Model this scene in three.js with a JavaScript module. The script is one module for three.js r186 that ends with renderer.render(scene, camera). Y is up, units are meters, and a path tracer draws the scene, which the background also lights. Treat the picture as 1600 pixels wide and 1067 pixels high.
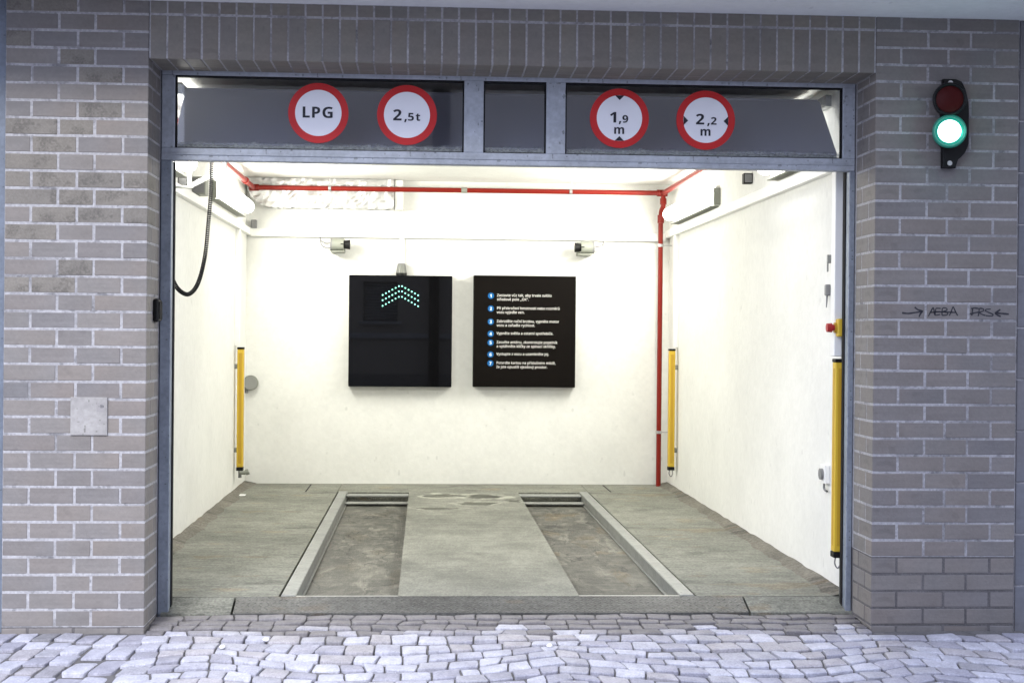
import * as THREE from 'three';
import { mergeGeometries } from 'three/addons/utils/BufferGeometryUtils.js';
import { RoundedBoxGeometry } from 'three/addons/geometries/RoundedBoxGeometry.js';
import { RectAreaLightUniformsLib } from 'three/addons/lights/RectAreaLightUniformsLib.js';
import { FontLoader } from 'three/addons/loaders/FontLoader.js';
import { TextGeometry } from 'three/addons/geometries/TextGeometry.js';

// ---------------------------------------------------------------- camera, sky, sun, exposure
const scene = new THREE.Scene();
const renderer = new THREE.WebGLRenderer({ antialias: true });
renderer.setSize(1024, 682);
renderer.toneMapping = THREE.LinearToneMapping;
renderer.toneMappingExposure = 2.3;
renderer.shadowMap.enabled = true;
const camera = new THREE.PerspectiveCamera(2 * Math.atan(533.5 / 2276.7) * 180 / Math.PI, 1024 / 682, 0.1, 400);
{
  const ya = 3.406 * Math.PI / 180, pi = -0.196 * Math.PI / 180, ro = 0.52 * Math.PI / 180;
  const F = new THREE.Vector3(Math.sin(ya) * Math.cos(pi), Math.sin(pi), -Math.cos(ya) * Math.cos(pi));
  const R = new THREE.Vector3(Math.cos(ya), 0, Math.sin(ya));
  const U = new THREE.Vector3().crossVectors(R, F);
  const R2 = R.clone().multiplyScalar(Math.cos(ro)).addScaledVector(U, Math.sin(ro));
  const U2 = U.clone().multiplyScalar(Math.cos(ro)).addScaledVector(R, -Math.sin(ro));
  camera.position.set(1.29, 1.361, 6.83);
  camera.quaternion.setFromRotationMatrix(new THREE.Matrix4().makeBasis(R2, U2, F.clone().negate()));
  camera.updateMatrixWorld(true);
}
{ // overcast sky, a little brighter towards the zenith
  const W = 64, H = 32, d = new Float32Array(W * H * 4);
  for (let j = 0; j < H; j++) for (let i = 0; i < W; i++) {
    const e = Math.sin((j + 0.5) / H * Math.PI - Math.PI / 2), o = (j * W + i) * 4;
    const l = e > 0 ? 1.05 + 0.5 * e : 0.3;
    d[o] = l * 0.76; d[o + 1] = l * 0.83; d[o + 2] = l * 1.1; d[o + 3] = 1;
  }
  const t = new THREE.DataTexture(d, W, H, THREE.RGBAFormat, THREE.FloatType);
  t.mapping = THREE.EquirectangularReflectionMapping; t.magFilter = THREE.LinearFilter; t.needsUpdate = true;
  scene.background = t; scene.environment = t;
  scene.backgroundIntensity = 1.0; scene.environmentIntensity = 1.0;
}
const sun = new THREE.DirectionalLight(new THREE.Color().setRGB(1, 0.98, 0.965), 1.5);
sun.position.set(-3.0, 8.2, 10.5); sun.target.position.set(1, 0.5, 0);
sun.castShadow = true; sun.shadow.radius = 30; sun.shadow.mapSize.set(2048, 2048);
Object.assign(sun.shadow.camera, { left: -8, right: 8, top: 8, bottom: -8, near: 0.5, far: 40 });
scene.add(sun, sun.target);
RectAreaLightUniformsLib.init();

// ---------------------------------------------------------------- helpers
let seed = 20240611;
const rnd = () => { seed |= 0; seed = seed + 0x6D2B79F5 | 0; let t = Math.imul(seed ^ seed >>> 15, 1 | seed); t = t + Math.imul(t ^ t >>> 7, 61 | t) ^ t; return ((t ^ t >>> 14) >>> 0) / 4294967296; };
const rr = (a, b) => a + (b - a) * rnd();
const clamp = (x, a = 0, b = 1) => Math.min(b, Math.max(a, x));
const smooth = (a, b, x) => { const t = clamp((x - a) / (b - a)); return t * t * (3 - 2 * t); };
const mixf = (a, b, t) => a + (b - a) * t;
const taken = {};
function numbered(n) { const k = taken[n] = (taken[n] ?? -1) + 1; return k ? `${n}_${String(k).padStart(3, '0')}` : n; }
function thing(name, label, category, group, pos = [0, 0, 0]) {
  const o = new THREE.Group(); o.name = numbered(name); o.position.set(...pos); o.userData = { label, category };
  if (group) o.userData.group = group;
  scene.add(o); return o;
}
function structure(name) { const o = new THREE.Group(); o.name = name; o.userData.kind = 'structure'; scene.add(o); return o; }
function mesh(name, geo, mat, parent) {
  const m = new THREE.Mesh(geo, mat); m.name = name; m.castShadow = m.receiveShadow = true; parent.add(m); return m;
}
function single(name, geo, mat, label, category, group) {
  const m = mesh(numbered(name), geo, mat, scene); m.userData = { label, category }; if (group) m.userData.group = group; return m;
}
// uv in metres, chosen per face direction
function metreUV(g, ou = 0, ov = 0) {
  if (g.index) g = g.toNonIndexed();
  const p = g.attributes.position, n = g.attributes.normal, uv = new Float32Array(p.count * 2);
  for (let i = 0; i < p.count; i++) {
    const ax = Math.abs(n.getX(i)), ay = Math.abs(n.getY(i)), az = Math.abs(n.getZ(i));
    let u, v;
    if (ax > ay && ax > az) { u = p.getZ(i); v = p.getY(i); } else if (ay > az) { u = p.getX(i); v = p.getZ(i); } else { u = p.getX(i); v = p.getY(i); }
    uv[2 * i] = u + ou; uv[2 * i + 1] = v + ov;
  }
  g.setAttribute('uv', new THREE.BufferAttribute(uv, 2)); return g;
}
// box between two corners, uv in metres
function box(x0, x1, y0, y1, z0, z1) {
  const g = new THREE.BoxGeometry(Math.abs(x1 - x0), Math.abs(y1 - y0), Math.abs(z1 - z0));
  g.translate((x0 + x1) / 2, (y0 + y1) / 2, (z0 + z1) / 2); return metreUV(g);
}
// box with chamfered edges (44 triangles), centred
function chamfer(w, h, d, c, ou = 0, ov = 0) {
  const P = [], H = [w / 2, h / 2, d / 2];
  const pt = (s, k) => { const v = [s[0] * (H[0] - c), s[1] * (H[1] - c), s[2] * (H[2] - c)]; v[k] = s[k] * H[k]; return new THREE.Vector3(...v); };
  const tri = (a, b, e) => {
    const n = new THREE.Vector3().crossVectors(b.clone().sub(a), e.clone().sub(a)), m = a.clone().add(b).add(e);
    if (n.dot(m) < 0) P.push(a, e, b); else P.push(a, b, e);
  };
  const quad = (a, b, e, f) => { tri(a, b, e); tri(a, e, f); };
  for (let k = 0; k < 3; k++) {
    const i = (k + 1) % 3, j = (k + 2) % 3;
    for (const s of [-1, 1]) {
      const S = (a, b) => { const v = [0, 0, 0]; v[k] = s; v[i] = a; v[j] = b; return v; };
      quad(pt(S(-1, -1), k), pt(S(1, -1), k), pt(S(1, 1), k), pt(S(-1, 1), k));
    }
    for (const a of [-1, 1]) for (const b of [-1, 1]) { // edges along k
      const S = t => { const v = [0, 0, 0]; v[k] = t; v[i] = a; v[j] = b; return v; };
      quad(pt(S(-1), i), pt(S(1), i), pt(S(1), j), pt(S(-1), j));
    }
  }
  for (const a of [-1, 1]) for (const b of [-1, 1]) for (const e of [-1, 1]) tri(pt([a, b, e], 0), pt([a, b, e], 1), pt([a, b, e], 2));
  const g = new THREE.BufferGeometry().setFromPoints(P); g.computeVertexNormals(); return metreUV(g, ou, ov);
}
function cbox(x0, x1, y0, y1, z0, z1, c = 0.003) {
  const g = chamfer(Math.abs(x1 - x0), Math.abs(y1 - y0), Math.abs(z1 - z0), c);
  g.translate((x0 + x1) / 2, (y0 + y1) / 2, (z0 + z1) / 2); return metreUV(g);
}
function rod(a, b, r, seg = 12, r2 = r) {
  const A = new THREE.Vector3(...a), B = new THREE.Vector3(...b), d = B.clone().sub(A), L = d.length();
  const g = new THREE.CylinderGeometry(r2, r, L, seg); g.translate(0, L / 2, 0);
  g.applyQuaternion(new THREE.Quaternion().setFromUnitVectors(new THREE.Vector3(0, 1, 0), d.normalize()));
  g.translate(...a); return g.toNonIndexed();
}
function tube(pts, r, seg = 24, rad = 8) {
  return new THREE.TubeGeometry(new THREE.CatmullRomCurve3(pts.map(p => new THREE.Vector3(...p))), seg, r, rad).toNonIndexed();
}
const merge = gs => mergeGeometries(gs.map(g => { g = g.index ? g.toNonIndexed() : g; if (!g.attributes.uv) metreUV(g); for (const k of Object.keys(g.attributes)) if (!['position', 'normal', 'uv'].includes(k)) g.deleteAttribute(k); return g; }));

// tileable value noise
function lattice(n, s) { const a = new Float32Array(n * n); let q = s; for (let i = 0; i < a.length; i++) { q = (Math.imul(q, 1664525) + 1013904223) >>> 0; a[i] = q / 4294967296; } return a; }
const L256 = lattice(256, 77);
function vn(x, y, px, py, s) { // period px, py cells
  const xi = Math.floor(x), yi = Math.floor(y), fx = x - xi, fy = y - yi, u = fx * fx * (3 - 2 * fx), v = fy * fy * (3 - 2 * fy);
  const g = (i, j) => L256[((((j % py) + py) % py * 37 + s * 91) & 255) * 256 + ((((i % px) + px) % px * 13 + s * 57) & 255)];
  return mixf(mixf(g(xi, yi), g(xi + 1, yi), u), mixf(g(xi, yi + 1), g(xi + 1, yi + 1), u), v);
}
function fbm(u, v, px, py, s, oct = 4) { let a = 0, w = 0.5, t = 0; for (let k = 0; k < oct; k++) { a += w * vn(u * px, v * py, px, py, s + k); t += w; px *= 2; py *= 2; w *= 0.55; } return a / t; }
function tex(W, H, fn, srgb = true, rx = 1, ry = 1) {
  const d = new Uint8Array(W * H * 4);
  for (let j = 0; j < H; j++) for (let i = 0; i < W; i++) {
    const c = fn((i + 0.5) / W, (j + 0.5) / H), o = (j * W + i) * 4, a = Array.isArray(c) ? c : [c, c, c];
    d[o] = clamp(a[0]) * 255; d[o + 1] = clamp(a[1]) * 255; d[o + 2] = clamp(a[2]) * 255; d[o + 3] = 255;
  }
  const t = new THREE.DataTexture(d, W, H); t.wrapS = t.wrapT = THREE.RepeatWrapping; t.magFilter = THREE.LinearFilter;
  t.minFilter = THREE.LinearMipmapLinearFilter; t.generateMipmaps = true;
  if (srgb) t.colorSpace = THREE.SRGBColorSpace; t.repeat.set(rx, ry); t.needsUpdate = true; return t;
}
const lin = (r, g, b) => new THREE.Color().setRGB(r, g, b);
const std = (color, roughness = 0.7, extra = {}) => new THREE.MeshStandardMaterial({ color, roughness, metalness: 0, ...extra });

// ---------------------------------------------------------------- textures and materials
const brickTex = tex(1024, 1024, (u, v) => { // one tile is 1.6 m
  const grain = fbm(u, v, 128, 128, 3, 2) - 0.5, soft = fbm(u, v, 7, 9, 11, 4) - 0.5, streak = fbm(u, v, 6, 90, 5, 3) - 0.5, fine = vn(u * 1024, v * 1024, 256, 256, 9) - 0.5;
  const spot = smooth(0.70, 0.80, fbm(u, v, 22, 22, 21, 3)) * 0.16;
  const b = 0.9 + grain * 0.06 + soft * 0.12 + streak * 0.06 + fine * 0.03 - spot * 0.3, w = (fbm(u, v, 5, 5, 31, 3) - 0.5) * 0.05;
  return [b + w, b, b - w];
}, true, 1 / 1.6, 1 / 1.6);
const brickDirtTex = tex(1024, 512, (u, v) => { // soot marks with ragged outlines
  const grain = fbm(u, v, 128, 64, 3, 2) - 0.5, soft = fbm(u, v, 9, 5, 12, 4) - 0.5;
  const m = smooth(0.55, 0.72, fbm(u, v, 12, 6, 41, 5)) * 0.13 * smooth(.2, .7, fbm(u, v, 100, 50, 8, 3));
  const b = 0.89 + grain * 0.12 + soft * 0.14 - m; return [b, b, b * 0.99];
}, true, 1 / 0.8, 1 / 0.4);
const brickBump = tex(512, 512, (u, v) => 0.5 + (fbm(u, v, 96, 96, 4, 3) - 0.5) * 0.7 + (fbm(u, v, 5, 70, 6, 2) - 0.5) * 0.4, false, 1 / 0.8, 1 / 0.8);
const plasterTex = tex(512, 512, (u, v) => { const b = 0.96 + (fbm(u, v, 6, 6, 2, 5) - 0.5) * 0.05 + (fbm(u, v, 60, 60, 6, 3) - 0.5) * 0.04 - smooth(.84, .90, fbm(u, v, 30, 14, 26, 3)) * 0.06; return [b, b, b - 0.006]; }, true, 0.5, 0.5);
const plasterBump = tex(512, 512, (u, v) => fbm(u, v, 40, 40, 8, 4), false, 1 / 0.6, 1 / 0.6);
const concreteTex = tex(1024, 1024, (u, v) => { // one tile is 2.2 m; broom streaks run along x
  const streak = fbm(u, v, 5, 150, 5, 4) - 0.5, soft = fbm(u, v, 5, 6, 15, 5) - 0.5, grain = fbm(u, v, 250, 250, 2, 2) - 0.5;
  const dark = smooth(0.66, 0.76, fbm(u, v, 9, 14, 61, 4)) * 0.10, rust = smooth(0.68, 0.78, fbm(u, v, 7, 16, 71, 4));
  const b = 0.82 + streak * 0.08 + soft * 0.34 + (fbm(u, v, 30, 60, 95, 4) - .5) * .22 + grain * 0.34 - dark * 1.3;
  return [b + rust * 0.03, b - rust * 0.015, b - rust * 0.06];
}, true, 1 / 2.2, 1 / 2.2);
const concreteBump = tex(512, 512, (u, v) => 0.5 + (fbm(u, v, 6, 120, 5, 3) - 0.5) + (fbm(u, v, 128, 128, 2, 2) - 0.5) * 0.6, false, 1 / 1.1, 1 / 1.1);
const metalTex = tex(512, 512, (u, v) => {
  const sp = fbm(u, v, 48, 48, 3, 3) - 0.5, soft = fbm(u, v, 6, 8, 33, 4) - 0.5, chip = smooth(0.80, 0.86, fbm(u, v, 40, 40, 51, 2)) * 0.2;
  const b = 0.9 + sp * 0.14 + soft * 0.18 - chip; return [b, b, b * (1 - chip * 0.1)];
}, true, 1 / 0.7, 1 / 0.7);
const stoneTex = tex(512, 512, (u, v) => { const b = 0.86 + (fbm(u, v, 90, 90, 3, 3) - 0.5) * 0.24 + (fbm(u, v, 9, 9, 13, 4) - 0.5) * 0.2; return [b, b * 0.995, b]; }, true, 1 / 0.5, 1 / 0.5);
const stoneBump = tex(512, 512, (u, v) => fbm(u, v, 26, 26, 19, 5), false, 1 / 0.5, 1 / 0.5);

const BRICK = [[.226, .214, .209], [.214, .204, .201], [.220, .207, .200], [.207, .197, .195], [.230, .217, .209], [.203, .196, .199], [.223, .208, .202], [.236, .222, .213]]
  .map(c => std(lin(c[0] * 1.03, c[1] * 1.0, c[2] * .95), 0.72, { map: brickTex, bumpMap: brickBump, bumpScale: 0.0012 }));
const BRICKDIRTY = [std(lin(.235, .216, .190), 0.78, { map: brickDirtTex, bumpMap: brickBump, bumpScale: 0.0012 }), std(lin(.218, .202, .181), 0.78, { map: brickDirtTex, bumpMap: brickBump, bumpScale: 0.0012 })];
const SOLDIER = [[.248, .224, .192], [.236, .216, .188], [.256, .235, .200], [.228, .207, .180], [.242, .221, .196]].map(c => std(lin(...c), 0.72, { map: brickTex, bumpMap: brickBump, bumpScale: 0.0012 }));
const mortarTex = tex(1024, 1024, (u, v) => { // pale joints with dusty and sooty stretches
  const b = 0.92 + (fbm(u, v, 200, 200, 3, 2) - 0.5) * 0.22 - smooth(.50, .74, fbm(u, v, 8, 10, 81, 5)) * 0.14 - smooth(.66, .74, fbm(u, v, 40, 40, 85, 3)) * 0.12; return [b, b * .995, b * .995];
}, true, 1 / 1.7, 1 / 1.7);
const mortar = std(lin(.41, .41, .42), 0.95, { map: mortarTex, bumpMap: stoneBump, bumpScale: 0.002 });
const mortarDirty = std(lin(.155, .148, .146), 0.95, { map: stoneTex, bumpMap: stoneBump, bumpScale: 0.003 });
const plaster = std(lin(.83, .83, .80), 0.85, { map: plasterTex, bumpMap: plasterBump, bumpScale: 0.0006 });
const render_ = std(lin(.86, .875, .90), 0.9, { map: plasterTex, bumpMap: plasterBump, bumpScale: 0.002 });
const concrete = std(lin(.258, .262, .218), 0.85, { map: concreteTex, bumpMap: concreteBump, bumpScale: 0.003 });
const framePaint = std(lin(.48, .52, .58), 0.5, { map: metalTex });
const jambSteel = std(lin(.30, .34, .40), 0.5, { map: metalTex, metalness: 0.25 });
const galv = std(lin(.31, .32, .30), 0.5, { map: metalTex, metalness: 0.35 });
const whitePVC = std(lin(.82, .82, .79), 0.45);
const greyPlastic = std(lin(.2, .2, .2), 0.55);
const midGrey = std(lin(.25, .26, .22), 0.5);
const black = new THREE.MeshPhysicalMaterial({ color: lin(.008, .008, .008), roughness: .5, specularIntensity: .4 });
const rubber = new THREE.MeshPhysicalMaterial({ color: lin(.012, .012, .013), roughness: .8, specularIntensity: .4 });
const steel = std(lin(.5, .5, .5), 0.35, { metalness: 0.8 });
const redPaint = new THREE.MeshPhysicalMaterial({ color: lin(.205, .012, .006), roughness: .4, specularIntensity: .5 });
const yellow = std(lin(.64, .43, .032), 0.45);
const yellowDark = std(lin(.52, .31, .02), 0.5);

// ---------------------------------------------------------------- street and pavement
single('street', box(-60, 60, -0.5, -0.16, 0.0, 80), std(lin(.22, .22, .23), 0.95, { map: stoneTex }), '', '').userData = { kind: 'structure' };
scene.children.at(-1).name = 'street';
const XL = -0.28, XR = 3.452, YF = 0.055, ZB = -6.03, ZF = -0.32;
const groundY = z => z > 0 ? -0.02 - 0.05 * z : -0.02 + 0.02 * clamp(-z / 0.3); // the pavement falls gently away from the house
{
  const pav = structure('pavement');
  const bedMat = std(lin(.15, .145, .14), 0.98, { map: stoneTex, bumpMap: stoneBump, bumpScale: 0.006 });
  { // joint bed
    const g = new THREE.PlaneGeometry(6.4, 2.5, 60, 40); g.rotateX(-Math.PI / 2); g.translate(1.7, 0, 0.95);
    const p = g.attributes.position;
    for (let i = 0; i < p.count; i++) p.setY(i, groundY(p.getZ(i)) - 0.011 + 0.006 * (vn(p.getX(i) * 9, p.getZ(i) * 9, 64, 64, 3) - 0.5));
    g.computeVertexNormals(); mesh('joint_sand', metreUV(g), bedMat, pav);
  }
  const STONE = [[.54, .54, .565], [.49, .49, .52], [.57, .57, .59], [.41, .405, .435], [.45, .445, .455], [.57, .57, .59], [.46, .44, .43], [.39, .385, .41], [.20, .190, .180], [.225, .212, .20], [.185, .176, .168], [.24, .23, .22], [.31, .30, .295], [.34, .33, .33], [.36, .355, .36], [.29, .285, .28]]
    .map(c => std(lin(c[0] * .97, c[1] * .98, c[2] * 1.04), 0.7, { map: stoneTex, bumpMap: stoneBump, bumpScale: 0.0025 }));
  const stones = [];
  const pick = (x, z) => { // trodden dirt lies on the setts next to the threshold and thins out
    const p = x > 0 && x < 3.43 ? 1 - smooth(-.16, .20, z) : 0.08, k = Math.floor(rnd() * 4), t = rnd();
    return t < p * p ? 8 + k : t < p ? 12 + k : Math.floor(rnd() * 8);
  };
  function stone(q) { // q: four plan corners [x,z] in order; one bevelled, slightly domed block
    const cx = (q[0][0] + q[1][0] + q[2][0] + q[3][0]) / 4, cz = (q[0][1] + q[1][1] + q[2][1] + q[3][1]) / 4;
    const ring = [];
    for (let i = 0; i < 4; i++) {
      const a = q[i], b = q[(i + 1) % 4], c0 = q[(i + 3) % 4], t1 = rr(.03, .11), t2 = rr(.03, .11);
      ring.push([a[0] + (c0[0] - a[0]) * t1, a[1] + (c0[1] - a[1]) * t1], [a[0] + (b[0] - a[0]) * t2, a[1] + (b[1] - a[1]) * t2]);
      ring.push([(a[0] + b[0]) / 2 + rr(-.003, .003), (a[1] + b[1]) / 2 + rr(-.003, .003)]);
    }
    const top = groundY(cz) + rr(-.003, .004), tx = rr(-.05, .05), tz = rr(-.05, .05), n = ring.length;
    const P = [], lay = (k, y) => ring.map(([x, z]) => { const X = cx + (x - cx) * k, Z = cz + (z - cz) * k; return new THREE.Vector3(X, y + (X - cx) * tx + (Z - cz) * tz, Z); });
    const Ls = [lay(1, top - 0.05), lay(1, top - 0.005), lay(.955, top - 0.0012), lay(.6, top + 0.0006)], C = new THREE.Vector3(cx, top + 0.0009, cz);
    const V = [...Ls.flat(), C], idx = [];
    for (let l = 0; l < 3; l++) for (let i = 0; i < n; i++) { const j = (i + 1) % n, a = l * n + i, b = l * n + j, c = (l + 1) * n + i, d = (l + 1) * n + j; idx.push(a, c, b, b, c, d); }
    for (let i = 0; i < n; i++) idx.push(3 * n + i, V.length - 1, 3 * n + (i + 1) % n);
    const g = new THREE.BufferGeometry().setFromPoints(V); g.setIndex(idx); g.computeVertexNormals();
    const nn = g.attributes.normal, up = nn.getY(V.length - 1); if (up < 0) { for (let i = 0; i < idx.length; i += 3) [idx[i + 1], idx[i + 2]] = [idx[i + 2], idx[i + 1]]; g.setIndex(idx); g.computeVertexNormals(); }
    const p = g.attributes.position, uv = new Float32Array(p.count * 2), ou = rnd(), ov = rnd();
    for (let i = 0; i < p.count; i++) { uv[2 * i] = p.getX(i) + ou; uv[2 * i + 1] = p.getZ(i) + p.getY(i) + ov; }
    g.setAttribute('uv', new THREE.BufferAttribute(uv, 2));
    const v = new THREE.Vector3(cx, top, cz), e = v.clone().project(camera), dist = v.distanceTo(camera.position);
    const inside = Math.abs(e.x) < 1.03 && e.y > -1.03 && !(cz < -0.02 && (cx < 0.02 || cx > 3.42)) && e.z < 1;
    const area = Math.abs((q[2][0] - q[0][0]) * (q[3][1] - q[1][1]) - (q[3][0] - q[1][0]) * (q[2][1] - q[0][1])) / 2;
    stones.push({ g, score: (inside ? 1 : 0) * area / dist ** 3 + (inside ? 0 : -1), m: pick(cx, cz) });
  }
  const inset = (q, gap) => { const cx = (q[0][0] + q[1][0] + q[2][0] + q[3][0]) / 4, cz = (q[0][1] + q[1][1] + q[2][1] + q[3][1]) / 4; return q.map(([x, z]) => { const dx = cx - x, dz = cz - z; return [x + Math.sign(dx) * Math.min(Math.abs(dx), gap), z + Math.sign(dz) * Math.min(Math.abs(dz), gap)]; }); };
  const jit = (x, z, a = .011) => [x + rr(-a, a), z + rr(-a, a)];
  // rows of setts: straight along the threshold, swinging into arcs further out
  const bow = x => 0.21 * Math.abs(Math.sin((x - 0.35) * Math.PI / 1.55)) + 0.03 * Math.sin(x * 2.1);
  const rowZ = (s, x) => s + smooth(0.05, 0.55, s) * (bow(x) - 0.12);
  let s = -0.30;
  while (s < 1.95) {
    const hgt = s < 0.02 ? rr(.085, .10) : rr(.115, .145), x1 = 4.85; let x = (s < 0 ? 0.03 : 0.05) + rr(-.05, 0), xe = s < 0 ? 3.44 : x1; if (s < 0) x = 0.005;
    let prev = jit(x, rowZ(s, x)), prevB = jit(x, rowZ(s + hgt, x));
    while (x < xe - .03) {
      let w = rr(.095, .14); if (xe - x - w < .05 && s < 0) w = xe - x; x += w;
      const a = jit(x, rowZ(s, x)), b = jit(x + rr(-.012, .012), rowZ(s + hgt, x)); if (s < 0 && x > 3.4) { a[0] = b[0] = 3.42; }
      stone(inset([prev, a, b, prevB], s < 0.05 ? rr(.002, .0035) : rr(.003, .005))); prev = a; prevB = b;
    }
    s += hgt;
  }
  // band of large flat stones leading out from the pier corner
  for (let c = 0; c < 2; c++) for (let z = 0.004; z < 2.0;) {
    const l = rr(.14, .27), xa = -0.165 + c * 0.105 - z * 0.06, xb = xa + 0.105 - (0);
    stone(inset([jit(xa, z, .005), jit(xb, z, .005), jit(xb - l * .06, z + l, .005), jit(xa - l * .06, z + l, .005)], .0045)); z += l;
  }
  // small setts in rows square to the wall beyond the band
  for (let c = 0; c < 15; c++) { const w = .1; for (let z = 0.004 + rr(0, .02); z < 2.0;) {
    const l = rr(.12, .19), xb = -0.17 - c * w - z * 0.06, xa = xb - w;
    stone(inset([jit(xa, z), jit(xb, z), jit(xb - l * .06, z + l), jit(xa - l * .06, z + l)], .0045)); z += l;
  } }
  stones.sort((a, b) => b.score - a.score);
  const rest = {};
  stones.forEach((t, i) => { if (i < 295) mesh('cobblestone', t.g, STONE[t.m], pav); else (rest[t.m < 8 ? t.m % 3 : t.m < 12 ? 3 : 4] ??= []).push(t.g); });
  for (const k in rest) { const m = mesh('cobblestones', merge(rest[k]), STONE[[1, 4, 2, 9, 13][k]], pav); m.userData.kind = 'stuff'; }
}

// ---------------------------------------------------------------- brick piers and lintel
const CO = 0.081, JT = 0.0098;
const brickCache = new Map();
function brick(parent, x0, x1, y0, y1, z0, z1, mats = BRICK, dirty = false) {
  const w = x1 - x0, h = y1 - y0, d = z1 - z0, v = Math.floor(rnd() * 4), key = [w, h, d].map(t => t.toFixed(3)).join() + v;
  if (!brickCache.has(key)) brickCache.set(key, chamfer(w, h, d, 0.0028, rnd() * 1.6, rnd() * 1.6));
  const set = dirty ? BRICKDIRTY : mats;
  const m = mesh('brick', brickCache.get(key), set[Math.floor(rnd() * set.length)], parent);
  m.position.set((x0 + x1) / 2, (y0 + y1) / 2, (z0 + z1) / 2 + rr(-.0012, .0008)); m.rotation.set(rr(-.004, .004), rr(-.004, .004), rr(-.0035, .0035)); return m;
}
const REC = 0.0018, RD = 0.30;
function pier(side, xs, xo, A, B, label) { // xs: inner corner, xo: outer edge, A and B: joints of the two kinds of course, from the inner corner outwards
  const g = thing('brick_pier', label, 'brick pier', 'brick piers beside the garage opening');
  const dir = side; // +1 goes outward to +x
  const span = (a, b) => a < b ? [a, b] : [b, a];
  const yDirty = side > 0 ? 0.326 : 0.0;
  const [ca, cb] = span(xs + dir * REC, xo);
  mesh('mortar', box(ca, cb, yDirty, 2.9, -0.42, -REC), mortar, g);
  mesh('mortar', box(ca, cb, -0.1, yDirty - 0.001, -0.42, -REC), mortarDirty, g).userData.label = 'dark dirty mortar of the lowest courses';
  for (let k = -1; k < 36; k++) {
    const y0 = k * CO + JT / 2, y1 = Math.min((k + 1) * CO - JT / 2, 2.899);
    const even = ((k % 2) + 2) % 2 === 0, J = even ? A : B;
    for (let i = 0; i + 1 < J.length; i++) {
      const inner = J[i], outer = J[i + 1];
      const a = i === 0 ? xs : inner + dir * JT / 2, b = i + 2 === J.length ? outer : outer - dir * JT / 2;
      const [x0, x1] = span(a, b);
      const depth = i === 0 ? (even ? 0.10 : 0.205) : 0.05;
      const dirty = side < 0 && ((k > 18 && rnd() < .3 && x0 < -.3) || (k > 22 && k < 27 && rnd() < .4));
      brick(g, x0, x1, y0, y1, -depth, 0, BRICK, dirty);
    }
    if (y0 < 2.63) { // reveal
      const [x0, x1] = span(xs, xs + dir * 0.05), d = even ? 0.10 + JT : 0.205 + JT;
      brick(g, x0, x1, y0, Math.min(y1, 2.63), -RD, -d, BRICK);
    }
  }
  return g;
}
const leftPier = pier(-1, 0, -0.649, [0, -0.244, -0.409, -0.649], [0, -0.115, -0.323, -0.531, -0.649], 'light grey brick pier carrying the square metal access plate, under the projecting storey');
const rightPier = pier(1, 3.425, 4.121, [3.425, 3.677, 3.886, 4.121], [3.425, 3.547, 3.776, 4.001, 4.121], 'grey brick pier carrying the traffic light and black marker scribble');
{
  const g = thing('brick_lintel', 'soldier course brick lintel above the glazed transom', 'brick lintel');
  mesh('mortar', box(0.002, 3.423, 2.632 + REC, 2.9, -0.315, -REC), mortar, g);
  mesh('backing_beam', box(0.002, 3.423, 2.648, 2.9, -0.42, -0.316), plaster, g);
  const n = 43, w = 3.417 / n;
  for (let i = 0; i < n; i++) {
    const x0 = 0.004 + i * w + 0.0034, x1 = 0.004 + (i + 1) * w - 0.0034;
    brick(g, x0, x1, 2.632, 2.832, -0.205, 0, SOLDIER);
    brick(g, x0, x1, 2.632, 2.70, -0.305, -0.213, SOLDIER);
    brick(g, x0, x1, 2.842, 2.899, -0.06, 0, SOLDIER);
  }
}
{ // projecting upper storey: its rendered underside closes the picture at the top
  const g = thing('projecting_storey', 'pale rendered underside of the storey projecting above the brick lintel', 'upper storey');
  mesh('soffit', cbox(-5, 8, 2.9, 3.1, -6.4, 0.62, 0.01), render_, g);
  mesh('front_wall', box(-5, 8, 3.1, 7.5, -6.4, 0.60), render_, g);
}
{ // neighbour on the right: large smooth stone panels
  const g = thing('panelled_wall', 'smooth grey stone panel wall joining the pier with the traffic light', 'wall');
  mesh('backing', box(4.124, 6.6, -0.1, 2.9, -0.4, -0.016), mortar, g);
  const pm = [std(lin(.20, .20, .215), 0.7, { map: brickTex }), std(lin(.19, .19, .205), 0.7, { map: brickTex })];
  for (let c = 0; c < 4; c++) for (let r = 0; r < 12; r++) { const y0 = -0.06 + r * 0.248; mesh('stone_panel', cbox(4.131 + c * 0.6, 4.725 + c * 0.6, y0, Math.min(y0 + 0.241, 2.899), -0.05, -0.012, 0.003), pm[(r + c) % 2], g); }
}
{ // neighbour on the left: steel doorway set back behind the pier edge
  const g = thing('steel_doorway', 'blue grey steel door frame at the outer edge of the pier with the access plate', 'door frame');
  const doorSteel = std(lin(.15, .18, .23), .5, { map: metalTex });
  mesh('post', cbox(-0.79, -0.652, -0.1, 2.9, -0.35, -0.03, 0.006), doorSteel, g);
  mesh('door_panel', box(-2.2, -0.79, -0.1, 2.5, -0.3, -0.22), jambSteel, g);
  mesh('upper_panel', box(-2.2, -0.79, 2.5, 2.9, -0.3, -0.18), framePaint, g);
}

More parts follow.
